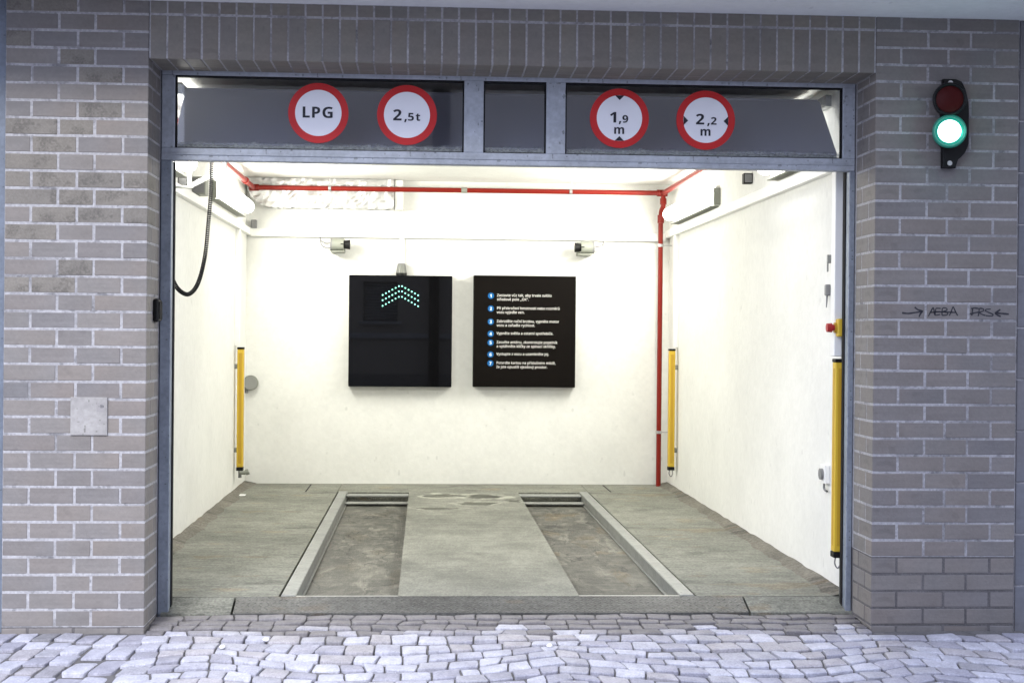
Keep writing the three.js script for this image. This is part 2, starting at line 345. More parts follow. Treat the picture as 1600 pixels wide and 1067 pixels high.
// ---------------------------------------------------------------- the room
{
  const wl = structure('garage_wall_left'); mesh('plaster', box(XL - .2, XL, -.1, 2.72, ZB - .2, -.421), plaster, wl);
  const wr = structure('garage_wall_right'); mesh('plaster', box(XR, XR + .2, -.1, 2.72, ZB - .2, -.421), plaster, wr);
  const wb = structure('garage_wall_back'); mesh('plaster', box(XL, XR, -.1, 2.72, ZB - .2, ZB), plaster, wb);
  const ce = structure('garage_ceiling'); mesh('plaster', box(XL - .2, XR + .2, 2.72, 2.898, ZB - .2, -.421), plaster, ce);
  mesh('beam', cbox(XL + .002, XR - .002, 2.66, 2.719, -4.3, -4.05, .01), plaster, ce);
  const fl = structure('garage_floor');
  mesh('slab', box(XL - .2, XR + .2, -.3, -.09, ZB - .2, -.30), concrete, fl);
  mesh('slab', box(XL, .568, -.09, YF, ZB, -.47), concrete, fl);
  mesh('slab', box(2.677, XR, -.09, YF, ZB, -.47), concrete, fl);
  mesh('slab', box(.572, 2.673, -.09, YF, ZB, -5.33), concrete, fl);
  // rough mortar fillets along the side walls
  const filletMat = std(lin(.225, .21, .175), 0.95, { map: concreteTex, bumpMap: stoneBump, bumpScale: 0.012 });
  for (const [x, d] of [[XL, 1], [XR, -1]]) {
    const N = 90, V = [], I = [], Z0 = -.47, Z1 = ZB;
    for (let i = 0; i <= N; i++) {
      const z = mixf(Z0, Z1, i / N), h = .022 + .010 * (vn(z * 7, 3, 64, 64, 5) - .5), w = .10 + .05 * (vn(z * 5, 9, 64, 64, 6) - .5) + .02 * (vn(z * 31, 9, 64, 64, 7) - .5);
      V.push(new THREE.Vector3(x - d * .01, YF + h, z), new THREE.Vector3(x + d * w * .5, YF + h * .5, z), new THREE.Vector3(x + d * w, YF - .003, z));
    }
    for (let i = 0; i < N; i++) for (let k = 0; k < 2; k++) { const a = i * 3 + k, b = a + 3; d > 0 ? I.push(a, a + 1, b, b, a + 1, b + 1) : I.push(a, b, a + 1, b, b + 1, a + 1); }
    const g = new THREE.BufferGeometry().setFromPoints(V); g.setIndex(I); g.computeVertexNormals(); mesh('mortar_fillet', metreUV(g), filletMat, fl);
  }
  // concrete ramps left and right of the threshold plate, and thin dark joints
  const rampGeo = (x0, x1, z0 = -.305, z1 = -.468, y0 = .004, y1 = YF - .002) => {
    const s = new THREE.Shape([[z0, y0], [z1, y1], [z1, -.08], [z0, -.08]].map(p => new THREE.Vector2(-p[0], p[1])));
    const g = new THREE.ExtrudeGeometry(s, { depth: x1 - x0, bevelEnabled: false }); g.rotateY(Math.PI / 2); g.translate(x0, 0, 0); return metreUV(g);
  };
  mesh('ramp', rampGeo(.02, .355), concrete, fl); mesh('ramp', rampGeo(2.915, 3.44), concrete, fl);
  mesh('joint', box(.30, .311, YF - .02, YF + .0015, ZB + .08, -5.36), rubber, fl);
  mesh('joint', box(2.862, 2.873, YF - .02, YF + .0015, ZB + .08, -5.40), rubber, fl);

  // -------- car lift platform let into the floor
  const lp = thing('lift_platform', 'car lift platform with two sunken wheel tracks let into the floor', 'lift platform');
  const cheq = tex(256, 256, (u, v) => { // tear-drop relief, tile 0.12 m
    let h = 0; for (let i = 0; i < 4; i++) for (let j = 0; j < 4; j++) { const du = (u * 4 - i - .5), dv = (v * 4 - j - .5), a = (i + j) % 2 ? .785 : -.785, p = du * Math.cos(a) + dv * Math.sin(a), q = -du * Math.sin(a) + dv * Math.cos(a); h = Math.max(h, 1 - smooth(.5, 1, Math.hypot(p / .46, q / .16))); } return h;
  }, false, 1 / 0.12, 1 / 0.12);
  const cheqMat = std(lin(.135, .135, .127), 0.5, { map: concreteTex, metalness: 0.3, bumpMap: cheq, bumpScale: 0.004 });
  mesh('threshold_plate', rampGeo(.367, 2.903, -.300, -.470, .006, YF + .002), cheqMat, lp);
  // wheel tracks: damp, stained trays
  const stain = (sd, rusty) => tex(512, 1024, (u, v) => {
    const w1 = fbm(u, v, 4, 16, sd, 5), warpU = u + (fbm(u, v, 4, 14, sd + 9, 4) - .5) * .5, warpV = v + (fbm(u, v, 4, 14, sd + 14, 3) - .5) * .05;
    const a = fbm(warpU, warpV, 3, 12, sd + 3, 5), salt = smooth(.52, .78, fbm(warpU, warpV, 5, 16, sd + 22, 7)), edge = smooth(.012, 0, Math.abs(a - .5)) * .25, wet = smooth(.42, .62, a);
    const ru = rusty * smooth(.54, .70, fbm(warpU, warpV, 3, 10, sd + 31, 4));
    const g = (fbm(u, v, 128, 256, 3, 2) - .5) * .12, st = (fbm(u, v, 6, 128, sd + 2, 3) - .5) * .18;
    const ridge = 1 - Math.abs(2 * fbm(warpU, warpV, 3, 11, sd + 40, 5) - 1), line = smooth(.9, 1, ridge);
    const b = .70 - wet * .14 + salt * .24 + edge * .25 + line * .09 - smooth(.975, 1, 1 - Math.abs(2 * fbm(u + (w1 - .5) * .2, v + (a - .5) * .03, 2, 9, sd + 70, 4) - 1)) * .28 + (w1 - .5) * .36 + (a - .5) * .36 + (fbm(warpU, warpV, 14, 50, sd + 50, 5) - .5) * .32 + g * 1.6 + st;
    return [b + ru * .05, b - ru * .01, b - ru * .09];
  }, true, 1, 1);
  const trayUV = (g, x0, x1, z0, z1) => { const p = g.attributes.position, uv = g.attributes.uv; for (let i = 0; i < p.count; i++) uv.setXY(i, (p.getX(i) - x0) / (x1 - x0), (p.getZ(i) - z0) / (z1 - z0)); return g; };
  const PD = -.012;
  for (const [x0, x1, sd, ru, lab] of [[.655, 1.165, 3, .35, 'left'], [2.075, 2.59, 17, 1, 'right']]) {
    const t = mesh('wheel_track', trayUV(box(x0, x1, -.08, PD, -5.30, -.485), x0, x1, -5.3, -.485), std(lin(.182, .178, .145), 0.6, { map: stain(sd, ru), bumpMap: concreteBump, bumpScale: .002 }), lp);
    t.userData.label = lab === 'right' ? 'rusty brown stained wheel track' : 'grey stained wheel track';
    mesh('front_edge', cbox(x0, x1, -.075, YF + .001, -.502, -.4715, .003), std(lin(.40, .40, .37), .45, { map: metalTex, metalness: .3 }), t);
    for (const bx of [x0 + .05, x1 - .05]) { const b = rod([bx, PD, -.53], [bx, PD + .055, -.53], .011, 10); mesh('bolt', b, steel, t); }
    mesh('cross_bar', cbox(x0, x1, PD + .014, PD + .026, -5.02, -4.90, .003), galv, t);
    mesh('cross_bar', cbox(x0, x1, YF - .02, YF - .006, -5.29, -5.14, .003), galv, t);
  }
  const plateTex = tex(512, 1024, (u, v) => { // v = 0 at the back, 1 at the front
    const st = fbm(u, v, 4, 150, 5, 4) - .5, soft = fbm(u, v, 4, 14, 15, 5) - .5, g = fbm(u, v, 128, 256, 2, 2) - .5;
    const wu = u + (fbm(u, v, 6, 30, 44, 4) - .5) * .3, wv = v + (fbm(u, v, 6, 30, 47, 4) - .5) * .035;
    let d = 0, s = 0; // evaporated puddles: dark core, pale salt rim
    for (const [a, b, ra, rb] of [[.30, .055, .16, .028], [.66, .06, .22, .03], [.62, .165, .16, .022], [.26, .235, .18, .012], [.92, .13, .09, .02]]) {
      const e = Math.hypot((wu - a) / ra, (wv - b) / rb); d = Math.max(d, smooth(1.05, .9, e)); s = Math.max(s, smooth(.4, 0, Math.abs(e - 1.25)) * (b < .1 ? 1 : .35));
    }
    const b = .72 + st * .12 + soft * .3 + (fbm(u, v, 16, 60, 88, 4) - .5) * .14 + g * .2 - d * .26 + s * .46 * smooth(.30, .62, fbm(u, v, 9, 60, 52, 4)); return [b, b, b - d * .02];
  });
  mesh('centre_plate', trayUV(box(1.165, 2.075, -.08, YF + .003, -5.32, -.4705), 1.165, 2.075, -5.32, -.4705), std(lin(.315, .32, .266), 0.65, { map: plateTex, bumpMap: concreteBump, bumpScale: .0015 }), lp);
  for (const [x0, x1, gx0, gx1, s] of [[.581, .655, 0, 0, -1], [2.59, 2.664, 0, 0, 1]]) {
    const r = mesh('side_rail', cbox(x0, x1, -.08, YF + .006, -5.36, -.478, .004), galv, lp);
    mesh('flange', cbox(s < 0 ? x1 : x0 - .012, s < 0 ? x1 + .012 : x0, -.03, -.004, -5.30, -.505, .002), galv, r);
  }
}

// ---------------------------------------------------------------- frame, transom, overhead door
{
  for (const [a, b, lab] of [[.002, .054, 'blue grey steel jamb of the opening beside the black card reader'], [3.395, 3.424, 'blue grey steel jamb of the opening beside the emergency stop']]) {
    const left = a < 1, j = thing('door_jamb', lab, 'door jamb', 'steel jambs of the garage opening');
    mesh('post', cbox(a, b, -.02, 2.2, -.41, ZF, .003), jambSteel, j);
    mesh('seal', box(left ? b : a - .006, left ? b + .006 : a, .0, 2.2, -.405, -.372), rubber, j);
  }
  const t = thing('glazed_transom', 'blue grey framed transom window in three panes above the opening', 'transom window');
  const y0 = 2.201, y1 = 2.642, zf = ZF, zb = -.385;
  mesh('top_rail', cbox(.003, 3.422, 2.616, y1, zb, zf, .003), framePaint, t);
  const br = mesh('bottom_rail', cbox(.003, 3.422, y0, 2.262, zb, zf, .003), framePaint, t);
  mesh('drip_edge', cbox(.01, 3.415, 2.228, 2.234, zf, zf + .006, .001), framePaint, br);
  for (const [a, b] of [[.003, .066], [3.36, 3.422]]) mesh('stile', cbox(a, b, 2.262, 2.616, zb, zf, .003), framePaint, t);
  for (const [a, b] of [[1.470, 1.566], [1.875, 1.970]]) mesh('mullion', cbox(a, b, 2.262, 2.616, zb, zf, .003), framePaint, t);
  const glass = new THREE.MeshPhysicalMaterial({ color: lin(.97, .98, .99), roughness: 0.02, transmission: 1, thickness: 0, ior: 1.5 });
  const dirtA = tex(1024, 64, (u, v) => smooth(1, .15, v + (fbm(u, v, 64, 2, 5, 4) - .5) * .9) * (0.25 + .75 * fbm(u, v, 128, 8, 9, 3)), false);
  const dirt = std(lin(.36, .39, .38), 0.95, { alphaMap: dirtA, transparent: true });
  for (const [a, b] of [[.066, 1.470], [1.566, 1.875], [1.970, 3.36]]) {
    const p = mesh('pane', box(a + .004, b - .004, 2.266, 2.612, -.353, -.349), glass, t);
    mesh('gasket', merge([box(a, b, 2.608, 2.6155, -.362, -.336), box(a, b, 2.2625, 2.267, -.362, -.336), box(a + .0005, a + .007, 2.267, 2.608, -.362, -.336), box(b - .007, b - .0005, 2.267, 2.608, -.362, -.336)]), rubber, p);
    const dg = new THREE.PlaneGeometry(b - a - .02, .034); const uv = dg.attributes.uv; for (let i = 0; i < uv.count; i++) uv.setX(i, uv.getX(i) * (b - a) / 1.4);
    dg.translate((a + b) / 2, 2.285, -.3475); mesh('grime', dg, dirt, p);
  }
  // sectional door pushed up overhead: the lowest section leans back in the curve of the track
  const d = thing('overhead_door', 'grey sectional overhead door pushed up behind the transom glass', 'garage door');
  const leaf = std(lin(.27, .28, .35), 0.45);  // blue cast stands in for sky reflected in the transom glass, painted into the leaf
  const sec = (L, y, z, tilt) => { const g = chamfer(3.35, .036, L - .006, .004); g.translate(0, 0, -L / 2); g.rotateX(tilt); g.translate(1.706, y, z); return metreUV(g); };
  const tilt = Math.atan2(.33, .35);
  const s1 = mesh('door_section', sec(Math.hypot(.33, .35), 2.29, -.50, tilt), leaf, d);
  mesh('bottom_seal', box(.04, 3.38, 2.262, 2.285, -.51, -.475), rubber, s1);
  for (let i = 0; i < 4; i++) mesh('door_section', sec(.46, 2.628, -.87 - i * .46, 0), leaf, d);
  for (const x of [-.01, 3.405]) mesh('track', merge([box(x, x + .03, 2.60, 2.66, -2.9, -.80), box(x, x + .03, .06, 2.25, -.47, -.425)]), galv, d);
}

// ---------------------------------------------------------------- signs on the glass
const font = await new FontLoader().loadAsync('fonts/droid/droid_sans_bold.typeface.json');
function letters(str, size, x, y, z, sx = 1) { // returns geometry with its lower left corner at x
  const g = new TextGeometry(str, { font, size, depth: 0.0012, curveSegments: 6, bevelEnabled: false });
  g.computeBoundingBox(); const b = g.boundingBox; g.translate(-b.min.x, 0, 0); g.scale(sx, 1, 1); g.translate(x, y, z); return { g, w: (b.max.x - b.min.x) * sx };
}
{
  const ringMat = std(lin(.58, .012, .014), 0.45), faceMat = std(lin(.90, .91, .95), 0.4), ink = std(lin(.012, .013, .022), 0.5);
  const S = [
    [.757, 2.445, 'LPG', 'round red ringed sign reading LPG on the transom glass'],
    [1.190, 2.443, '2,5t', 'round red ringed sign reading 2,5t on the transom glass'],
    [2.240, 2.446, '1,9', 'round red ringed height limit sign reading 1,9 m on the transom glass'],
    [2.672, 2.444, '2,2', 'round red ringed width limit sign reading 2,2 m on the transom glass']];
  for (const [x, y, txt, label] of S) {
    const t = thing('round_sign', label, 'sign', 'round limit signs on the transom glass', [x, y, -.3475]);
    const disc = new THREE.CylinderGeometry(.147, .147, .006, 64); disc.rotateX(Math.PI / 2); disc.translate(0, 0, .0035);
    mesh('ring', disc, ringMat, t);
    const face = new THREE.CylinderGeometry(.113, .113, .002, 64); face.rotateX(Math.PI / 2); face.translate(0, 0, .0075);
    const f = mesh('face', face, faceMat, t), z = .009; let parts = [];
    const row = (list, cx, cy) => { let x0 = 0; const gs = list.map(([s, sz, k = 1]) => { const r = letters(s, sz, x0, cy, z, k); x0 += r.w + sz * .13; return r.g; }); x0 -= list.at(-1)[1] * .13; gs.forEach(g => g.translate(cx - x0 / 2, 0, 0)); parts.push(...gs); };
    const arrow = (a, cx, cy, s) => { const sh = new THREE.Shape(); sh.moveTo(0, s); sh.lineTo(-s, 0); sh.lineTo(s, 0); const g = new THREE.ExtrudeGeometry(sh, { depth: .0012, bevelEnabled: false }); g.rotateZ(a); g.translate(cx, cy, z); parts.push(g); };
    if (txt === 'LPG') row([['L', .054, 1.12], ['P', .054, 1.12], ['G', .054, 1.12]], 0, -.024);
    if (txt === '2,5t') row([['2', .054, 1.15], [',', .046], ['5', .038, 1.15], ['t', .038, 1.15]], 0, -.028);
    if (txt === '1,9') { row([['1', .052, 1.2], [',', .046], ['9', .037, 1.15]], 0, -.022); row([['m', .043, 1.05]], 0, -.078); arrow(Math.PI, 0, .112, .023); arrow(0, 0, -.112, .023); }
    if (txt === '2,2') { row([['2', .052, 1.2], [',', .046], ['2', .037, 1.15]], .004, -.022); row([['m', .043, 1.05]], 0, -.078); arrow(-Math.PI / 2, -.112, -.004, .023); arrow(Math.PI / 2, .112, -.004, .023); }
    mesh('lettering', merge(parts), ink, f);
  }
}

// ---------------------------------------------------------------- lamps
function wallLamp(side, z0, z1, label) { // luminaire along a side wall: glowing diffuser on a tray, its light facing into the room
  const x = side < 0 ? XL : XR, d = -side, y = 2.42;
  const t = thing('wall_lamp', label, 'lamp', 'tube lamps along the side walls');
  const glow = new THREE.MeshStandardMaterial({ color: lin(.9, .9, .88), roughness: .5, emissive: lin(1, .985, .92), emissiveIntensity: 4.5 });
  mesh('tray', cbox(x, x + d * .03, y - .07, y + .07, z0, z1, .004), whitePVC, t);
  const g = new THREE.CapsuleGeometry(.056, z1 - z0 - .16, 8, 20); g.rotateX(Math.PI / 2); g.translate(x + d * .085, y, (z0 + z1) / 2);
  mesh('diffuser_tube', g, glow, t);
  mesh('lower_edge', cbox(x, x + d * .07, y - .086, y - .077, z0 + .05, z1 - .02, .003), midGrey, t);
  mesh('end_cap', cbox(x, x + d * .05, y - .076, y + .05, z1 + .001, z1 + .03, .004), midGrey, t);
  const l = new THREE.RectAreaLight(lin(1, .985, .91), 43, z1 - z0 - .1, .11);
  l.position.set(x + d * .155, y, (z0 + z1) / 2); l.lookAt(x + d * 3, y - 1.1, (z0 + z1) / 2); t.add(l);
}
wallLamp(-1, -5.45, -3.85, 'glowing tube lamp on the white wall above the round grey junction box');
wallLamp(-1, -2.42, -.92, 'glowing tube lamp on the white wall beside the coiled cord');
wallLamp(1, -5.62, -3.82, 'glowing tube lamp on the white wall near the red riser pipe');
wallLamp(1, -2.09, -1.0, 'glowing tube lamp on the white wall above the emergency stop');

// ---------------------------------------------------------------- trunking, pipes, duct
{
  const t = (g, label) => single('cable_trunking', g, whitePVC, label, 'cable trunking', 'white cable trunking round the room');
  t(cbox(XL + .04, XR - .04, 2.215, 2.285, ZB, ZB + .045, .003), 'white cable trunking across the back wall above the two boards');
  t(cbox(XL, XL + .04, 2.228, 2.288, ZB, -.43, .003), 'white cable trunking along the wall with the coiled cord');
  t(cbox(XR - .04, XR, 2.245, 2.312, ZB, -.43, .003), 'white cable trunking along the wall with the emergency stop');
  t(cbox(1.055, 1.10, 1.99, 2.214, ZB, ZB + .025, .003), 'short white trunking dropping to the black display board');
  t(cbox(XL, XL + .035, 1.262, 2.227, -5.36, -5.29, .003), 'white vertical trunking above the yellow post beside the round grey junction box');
  t(cbox(XR - .035, XR, 1.275, 2.244, -5.60, -5.53, .003), 'white vertical trunking above the yellow post beside the red riser pipe');
  t(cbox(3.362, 3.402, 1.275, 2.244, -.52, -.45, .003), 'white vertical trunking carrying the emergency stop');
}
{
  const p = thing('sprinkler_pipe', 'red pipe running round the room under the ceiling with a riser to the floor', 'pipe');
  const r = .0215, y = 2.624, z = -5.83, E = 3.360;
  mesh('header_pipe', rod([-.20, y, z], [E, y + .004, z], r, 20), redPaint, p);
  mesh('branch_pipe', rod([E, y + .004, z], [E, y + .004, -.9], r, 20), redPaint, p);
  mesh('branch_pipe', rod([-.20, y, z], [-.20, y, -.9], r, 20), redPaint, p);
  const rs = mesh('riser_pipe', tube([[E, y, z], [E, y - .07, z + .005], [E - .001, y - .11, z + .01], [E - .010, y - .15, z - .03], [E - .010, y - .2, z - .06], [E - .010, 2.2, z - .06]], r, 40, 16), redPaint, p);
  mesh('riser_section', rod([E - .010, 2.2, z - .06], [E - .010, YF - .002, z - .06], r, 20), redPaint, rs);
  const cp = (a, b) => mesh('coupling', rod(a, b, r + .008, 20), redPaint, p);
  cp([E - .055, y + .004, z], [E + .035, y + .004, z]); cp([E, y - .045, z], [E, y - .095, z + .006]); cp([E - .010, 2.44, z - .06], [E - .010, 2.37, z - .06]); cp([-.235, y, z], [-.155, y, z]); cp([-.2, y, -5.3], [-.2, y, -5.22]);
  mesh('coupling', rod([1.59, y + .003, z], [1.64, y + .003, z], r + .004, 20), midGrey, p);
  for (const x of [.453, 2.546]) { const c = mesh('clamp', rod([x - .012, y + .001, z], [x + .012, y + .001, z], r + .006, 20), steel, p); mesh('hanger_rod', rod([x, y + .03, z], [x, 2.721, z], .004, 8), steel, c); }
  for (const yy of [2.173, .531]) { const c = mesh('clamp', rod([E - .010, yy - .012, z - .06], [E - .010, yy + .012, z - .06], r + .006, 20), steel, p); mesh('bracket_rod', rod([E, yy, z - .06], [XR + .002, yy, z - .06], .005, 8), steel, c); }
}
{
  const d = thing('foil_duct', 'crinkled silver foil wrapped air duct under the ceiling behind the red pipe', 'air duct');
  const W = 1.27, H = .255, D = .15, g0 = new THREE.BoxGeometry(W, H, D, 46, 10, 6), g = g0.toNonIndexed(), p = g.attributes.position;
  const n = g.attributes.normal, cx = .372, cy = 2.588, cz = -5.953;
  for (let i = 0; i < p.count; i++) {
    let x = p.getX(i), y = p.getY(i), z = p.getZ(i);
    const dx = x + W / 2, k = clamp((.24 - dx) / .24), lift = .17 * (1 - Math.sqrt(1 - k * k)); const t = (y + H / 2) / H; y += lift * (1 - t);
    const a = x * 13 + 40, b = y * 15 + z * 9 + 40, c = x * 31 + z * 7 + 40, e = y * 33 - z * 21 + 60;
    const nz = Math.abs(vn(a, b, 256, 256, 3) - .5) * .032 + Math.abs(vn(c, e, 256, 256, 7) - .5) * .017 - .013;
    const bx = Math.abs(n.getX(i)) > .5, by = Math.abs(n.getY(i)) > .5;
    p.setXYZ(i, cx + x + n.getX(i) * nz * (bx ? 1 : 0), Math.min(2.719, cy + y + n.getY(i) * nz), cz + z + (bx || by ? 0 : n.getZ(i) * nz));
  }
  g.computeVertexNormals();
  mesh('foil_wrap', metreUV(g), std(lin(.60, .60, .585), .45, { metalness: .8 }), d);
  mesh('end_collar', cbox(1.010, 1.085, 2.455, 2.716, -6.028, -5.90, .006), plaster, d);
}

// ---------------------------------------------------------------- boards
{
  const b = thing('display_board', 'glossy black display board with a lit chevron of green dots', 'display');
  mesh('case', cbox(.620, 1.522, .912, 1.886, ZB, -5.945, .004), black, b);
  const face = mesh('glass_face', box(.624, 1.518, .916, 1.882, -5.944, -5.93), new THREE.MeshPhysicalMaterial({ color: lin(.004, .004, .0045), roughness: .02, ior: 1.36 }), b);
  const led = new THREE.MeshStandardMaterial({ color: lin(.3, .8, .65), emissive: lin(.25, 1, .75), emissiveIntensity: 1.0 });
  const lg = new THREE.CylinderGeometry(.0062, .0062, .002, 10); lg.rotateX(Math.PI / 2);
  for (let r = 0; r < 3; r++) for (let i = 0; i < 12; i++) {
    const k = i < 6 ? i : 11 - i, u = 320 + i * (549 - 320) / 11, v = [410, 444, 480][r] - k * [11.6, 11.6, 11.8][r];
    const m = mesh('led', lg, led, face); m.position.set(.62 + (u - 103) / (768 - 103) * .9, 1.886 - (v - 282) / (1002 - 282) * .973, -5.929);
  }
  const gl = thing('cable_gland', 'grey cable gland with black base on top of the display board', 'cable gland', null, [1.075, 1.886, -5.975]);
  mesh('base', rod([0, 0, 0], [0, .022, 0], .048, 20), black, gl);
  mesh('cone', rod([0, .022, 0], [0, .10, 0], .043, 24, .03), midGrey, gl);
  const ribs = []; for (let i = 0; i < 14; i++) { const a = i / 14 * Math.PI * 2; ribs.push(rod([Math.cos(a) * .044, .022, Math.sin(a) * .044], [Math.cos(a) * .031, .1, Math.sin(a) * .031], .0035, 5)); }
  mesh('ribs', merge(ribs), greyPlastic, gl);
  mesh('cap', rod([0, .1, 0], [0, .108, 0], .03, 20), greyPlastic, gl);
}
{
  const cv = document.createElement('canvas'); cv.width = 1024; cv.height = 1110; const c = cv.getContext('2d');
  c.fillStyle = '#100d0b'; c.fillRect(0, 0, 1024, 1110);
  const rows = [[.178, ['Zastavte vůz tak, aby trvale svítilo', 'středové pole „OK“.'], [.54, .315]], [.294, ['Při překročení hmotnosti nebo rozměrů', 'vozu vyjeďte ven.'], [.62, .275]], [.4125, ['Zabrzděte ruční brzdou, vypněte motor', 'vozu a zařaďte rychlost.'], [.615, .38]], [.521, ['Vypněte světla a ostatní spotřebiče.'], [.56]], [.601, ['Zasuňte anténu, zkontrolujte popelník', 'a vytáhněte klíčky ze spínací skříňky.'], [.60, .585]], [.708, ['Vystupte z vozu a uzamkněte jej.'], [.52]], [.7875, ['Potvrďte kartou na příslušném místě,', 'že jste opustili vjezdový prostor.'], [.585, .505]]];
  rows.forEach(([v, ls, ws], i) => {
    const y = v * 1110;
    c.fillStyle = '#1d5f9c'; c.beginPath(); c.arc(.167 * 1024, y + 2, 31, 0, 7); c.fill();
    c.fillStyle = '#eef2f6'; c.font = 'bold 44px sans-serif'; c.textAlign = 'center'; c.textBaseline = 'middle'; c.fillText(String(i + 1), .167 * 1024, y + 3);
    c.textAlign = 'left'; c.fillStyle = '#efece8'; c.font = '37px sans-serif';
    ls.forEach((s, k) => { const w = c.measureText(s).width, sx = ws[k] * 1024 / w; c.save(); c.translate(.225 * 1024, y - 4 + k * 41); c.scale(sx, 1); c.fillText(s, 0, 0); c.restore(); });
  });
  const t = new THREE.CanvasTexture(cv); t.colorSpace = THREE.SRGBColorSpace; t.anisotropy = 8;
  const b = thing('instruction_board', 'matt black instruction board with seven numbered lines of white text', 'notice board');
  mesh('case', cbox(1.708, 2.610, .916, 1.895, ZB, -5.932, .004), black, b);
  const g = new THREE.PlaneGeometry(.894, .971); g.translate(2.159, 1.4055, -5.9305);
  mesh('printed_face', g, new THREE.MeshPhysicalMaterial({ roughness: .7, specularIntensity: .12, map: t }), b);
}

// ---------------------------------------------------------------- cameras on the back wall
for (const [x, s, label] of [[.53, 1, 'grey cylindrical camera with black lens above the display board'], [2.69, -1, 'grey cylindrical camera with black lens above the instruction board']]) {
  const t = thing('security_camera', label, 'camera', 'cameras below the back wall trunking', [x, 2.145, -5.88]);
  mesh('housing', rod([-.055 * s, 0, 0], [.045 * s, 0, 0], .052, 24), midGrey, t);
  mesh('rear_cap', rod([-.07 * s, 0, 0], [-.055 * s, 0, 0], .054, 24), greyPlastic, t);
  const ln = mesh('lens', rod([.045 * s, 0, 0], [.10 * s, 0, 0], .034, 24, .043), black, t);
  mesh('tab', cbox(Math.min(.02 * s, .045 * s), Math.max(.02 * s, .045 * s), -.003, .006, .045, .055, .001), black, ln);
  mesh('bracket', merge([cbox(-.07, .05, -.066, -.056, -.15, .04, .002), cbox(-.07, .05, -.062, .055, -.15, -.144, .002)]), midGrey, t);
  for (const q of [0, 1]) mesh('cable', tube([[-.065 * s, q ? -.03 : .015, 0], [-.11 * s, q ? -.03 : .012, -.01], [-.15 * s, q ? .0 : .03, -.05], [-.165 * s, .05, -.1], [-.165 * s, .075, -.12]], .005, 20, 6), greyPlastic, t);
}

// ---------------------------------------------------------------- light curtains (yellow posts)
function curtain(x, z, y0, y1, face, loop, label) {
  const t = thing('light_curtain', label, 'safety sensor', 'yellow safety light posts', [x, 0, z]);
  const b = mesh('profile', cbox(-.026, .026, y0, y1, -.03, .03, .004), yellow, t);
  mesh('window_strip', cbox(-.012, .012, y0 + .03, y1 - .03, .03, .0315, .0005), yellowDark, b);
  mesh('window_strip', cbox(face > 0 ? .026 : -.0275, face > 0 ? .0275 : -.026, y0 + .03, y1 - .03, -.010, .010, .0005), yellowDark, b);
  for (const yy of [y1 - .075, y0 + .06]) mesh('label_patch', cbox(-.004, .014, yy, yy + .045, .0316, .033, .0004), yellowDark, b);
  mesh('top_cap', cbox(-.028, .028, y1, y1 + .018, -.032, .032, .003), black, t);
  mesh('bottom_cap', cbox(-.028, .028, y0 - .03, y0, -.032, .032, .003), black, t);
  mesh('wall_bracket', merge([cbox(face > 0 ? -.05 : .026, face > 0 ? -.026 : .05, y0 + .12, y0 + .16, -.02, .02, .002), cbox(face > 0 ? -.05 : .026, face > 0 ? -.026 : .05, y1 - .16, y1 - .12, -.02, .02, .002)]), galv, t);
  if (loop) mesh('cable_loop', tube([[-.012, y0 - .03, .01], [-.016, y0 - .06, .01], [0, y0 - .085, .01], [.014, y0 - .06, .01], [.012, y0 - .03, .01]], .004, 20, 6), greyPlastic, t);
  else { mesh('connector', rod([0, y0 - .03, 0], [0, y0 - .09, 0], .014, 12), greyPlastic, t); mesh('connector_elbow', merge([rod([.0, y0 - .045, .02], [.05, y0 - .045, .02], .018, 12), rod([.05, y0 - .045, .02], [.075, y0 - .035, .02], .024, 12)]), midGrey, t); }
  return t;
}
curtain(-.230, -5.3, .265, 1.235, 1, false, 'yellow safety light post beside the round grey junction box');
curtain(3.398, -5.53, .26, 1.25, -1, true, 'yellow safety light post beside the red riser pipe');
curtain(3.392, -.46, .285, 1.245, -1, true, 'yellow safety light post beneath the emergency stop');

// ---------------------------------------------------------------- small fittings
{
  const j = thing('round_junction_box', 'round grey junction box beside a yellow safety light post', 'junction box', null, [-.232, .936, ZB]);
  mesh('body', rod([0, 0, 0], [0, 0, .05], .066, 28), midGrey, j); mesh('lid', rod([0, 0, .05], [0, 0, .058], .06, 28), std(lin(.26, .265, .25), .5), j); mesh('gland', rod([-.035, -.04, .03], [-.035, -.09, .03], .014, 10), greyPlastic, j);
}
{
  const e = thing('emergency_stop', 'yellow box with red mushroom emergency stop button', 'emergency stop', null, [3.392, 1.42, -.43]);
  const bx = mesh('box', cbox(-.022, .022, -.045, .045, -.055, .02, .005), yellow, e);
  mesh('back_plate', cbox(.008, .0225, -.05, .05, -.06, .026, .004), black, bx);
  mesh('collar', rod([-.022, 0, -.015], [-.032, 0, -.015], .026, 20), yellowDark, e);
  mesh('button', merge([rod([-.03, 0, -.015], [-.045, 0, -.015], .016, 20), rod([-.045, 0, -.015], [-.07, 0, -.015], .024, 20, .022)]), std(lin(.42, .02, .02), .4), e);
}
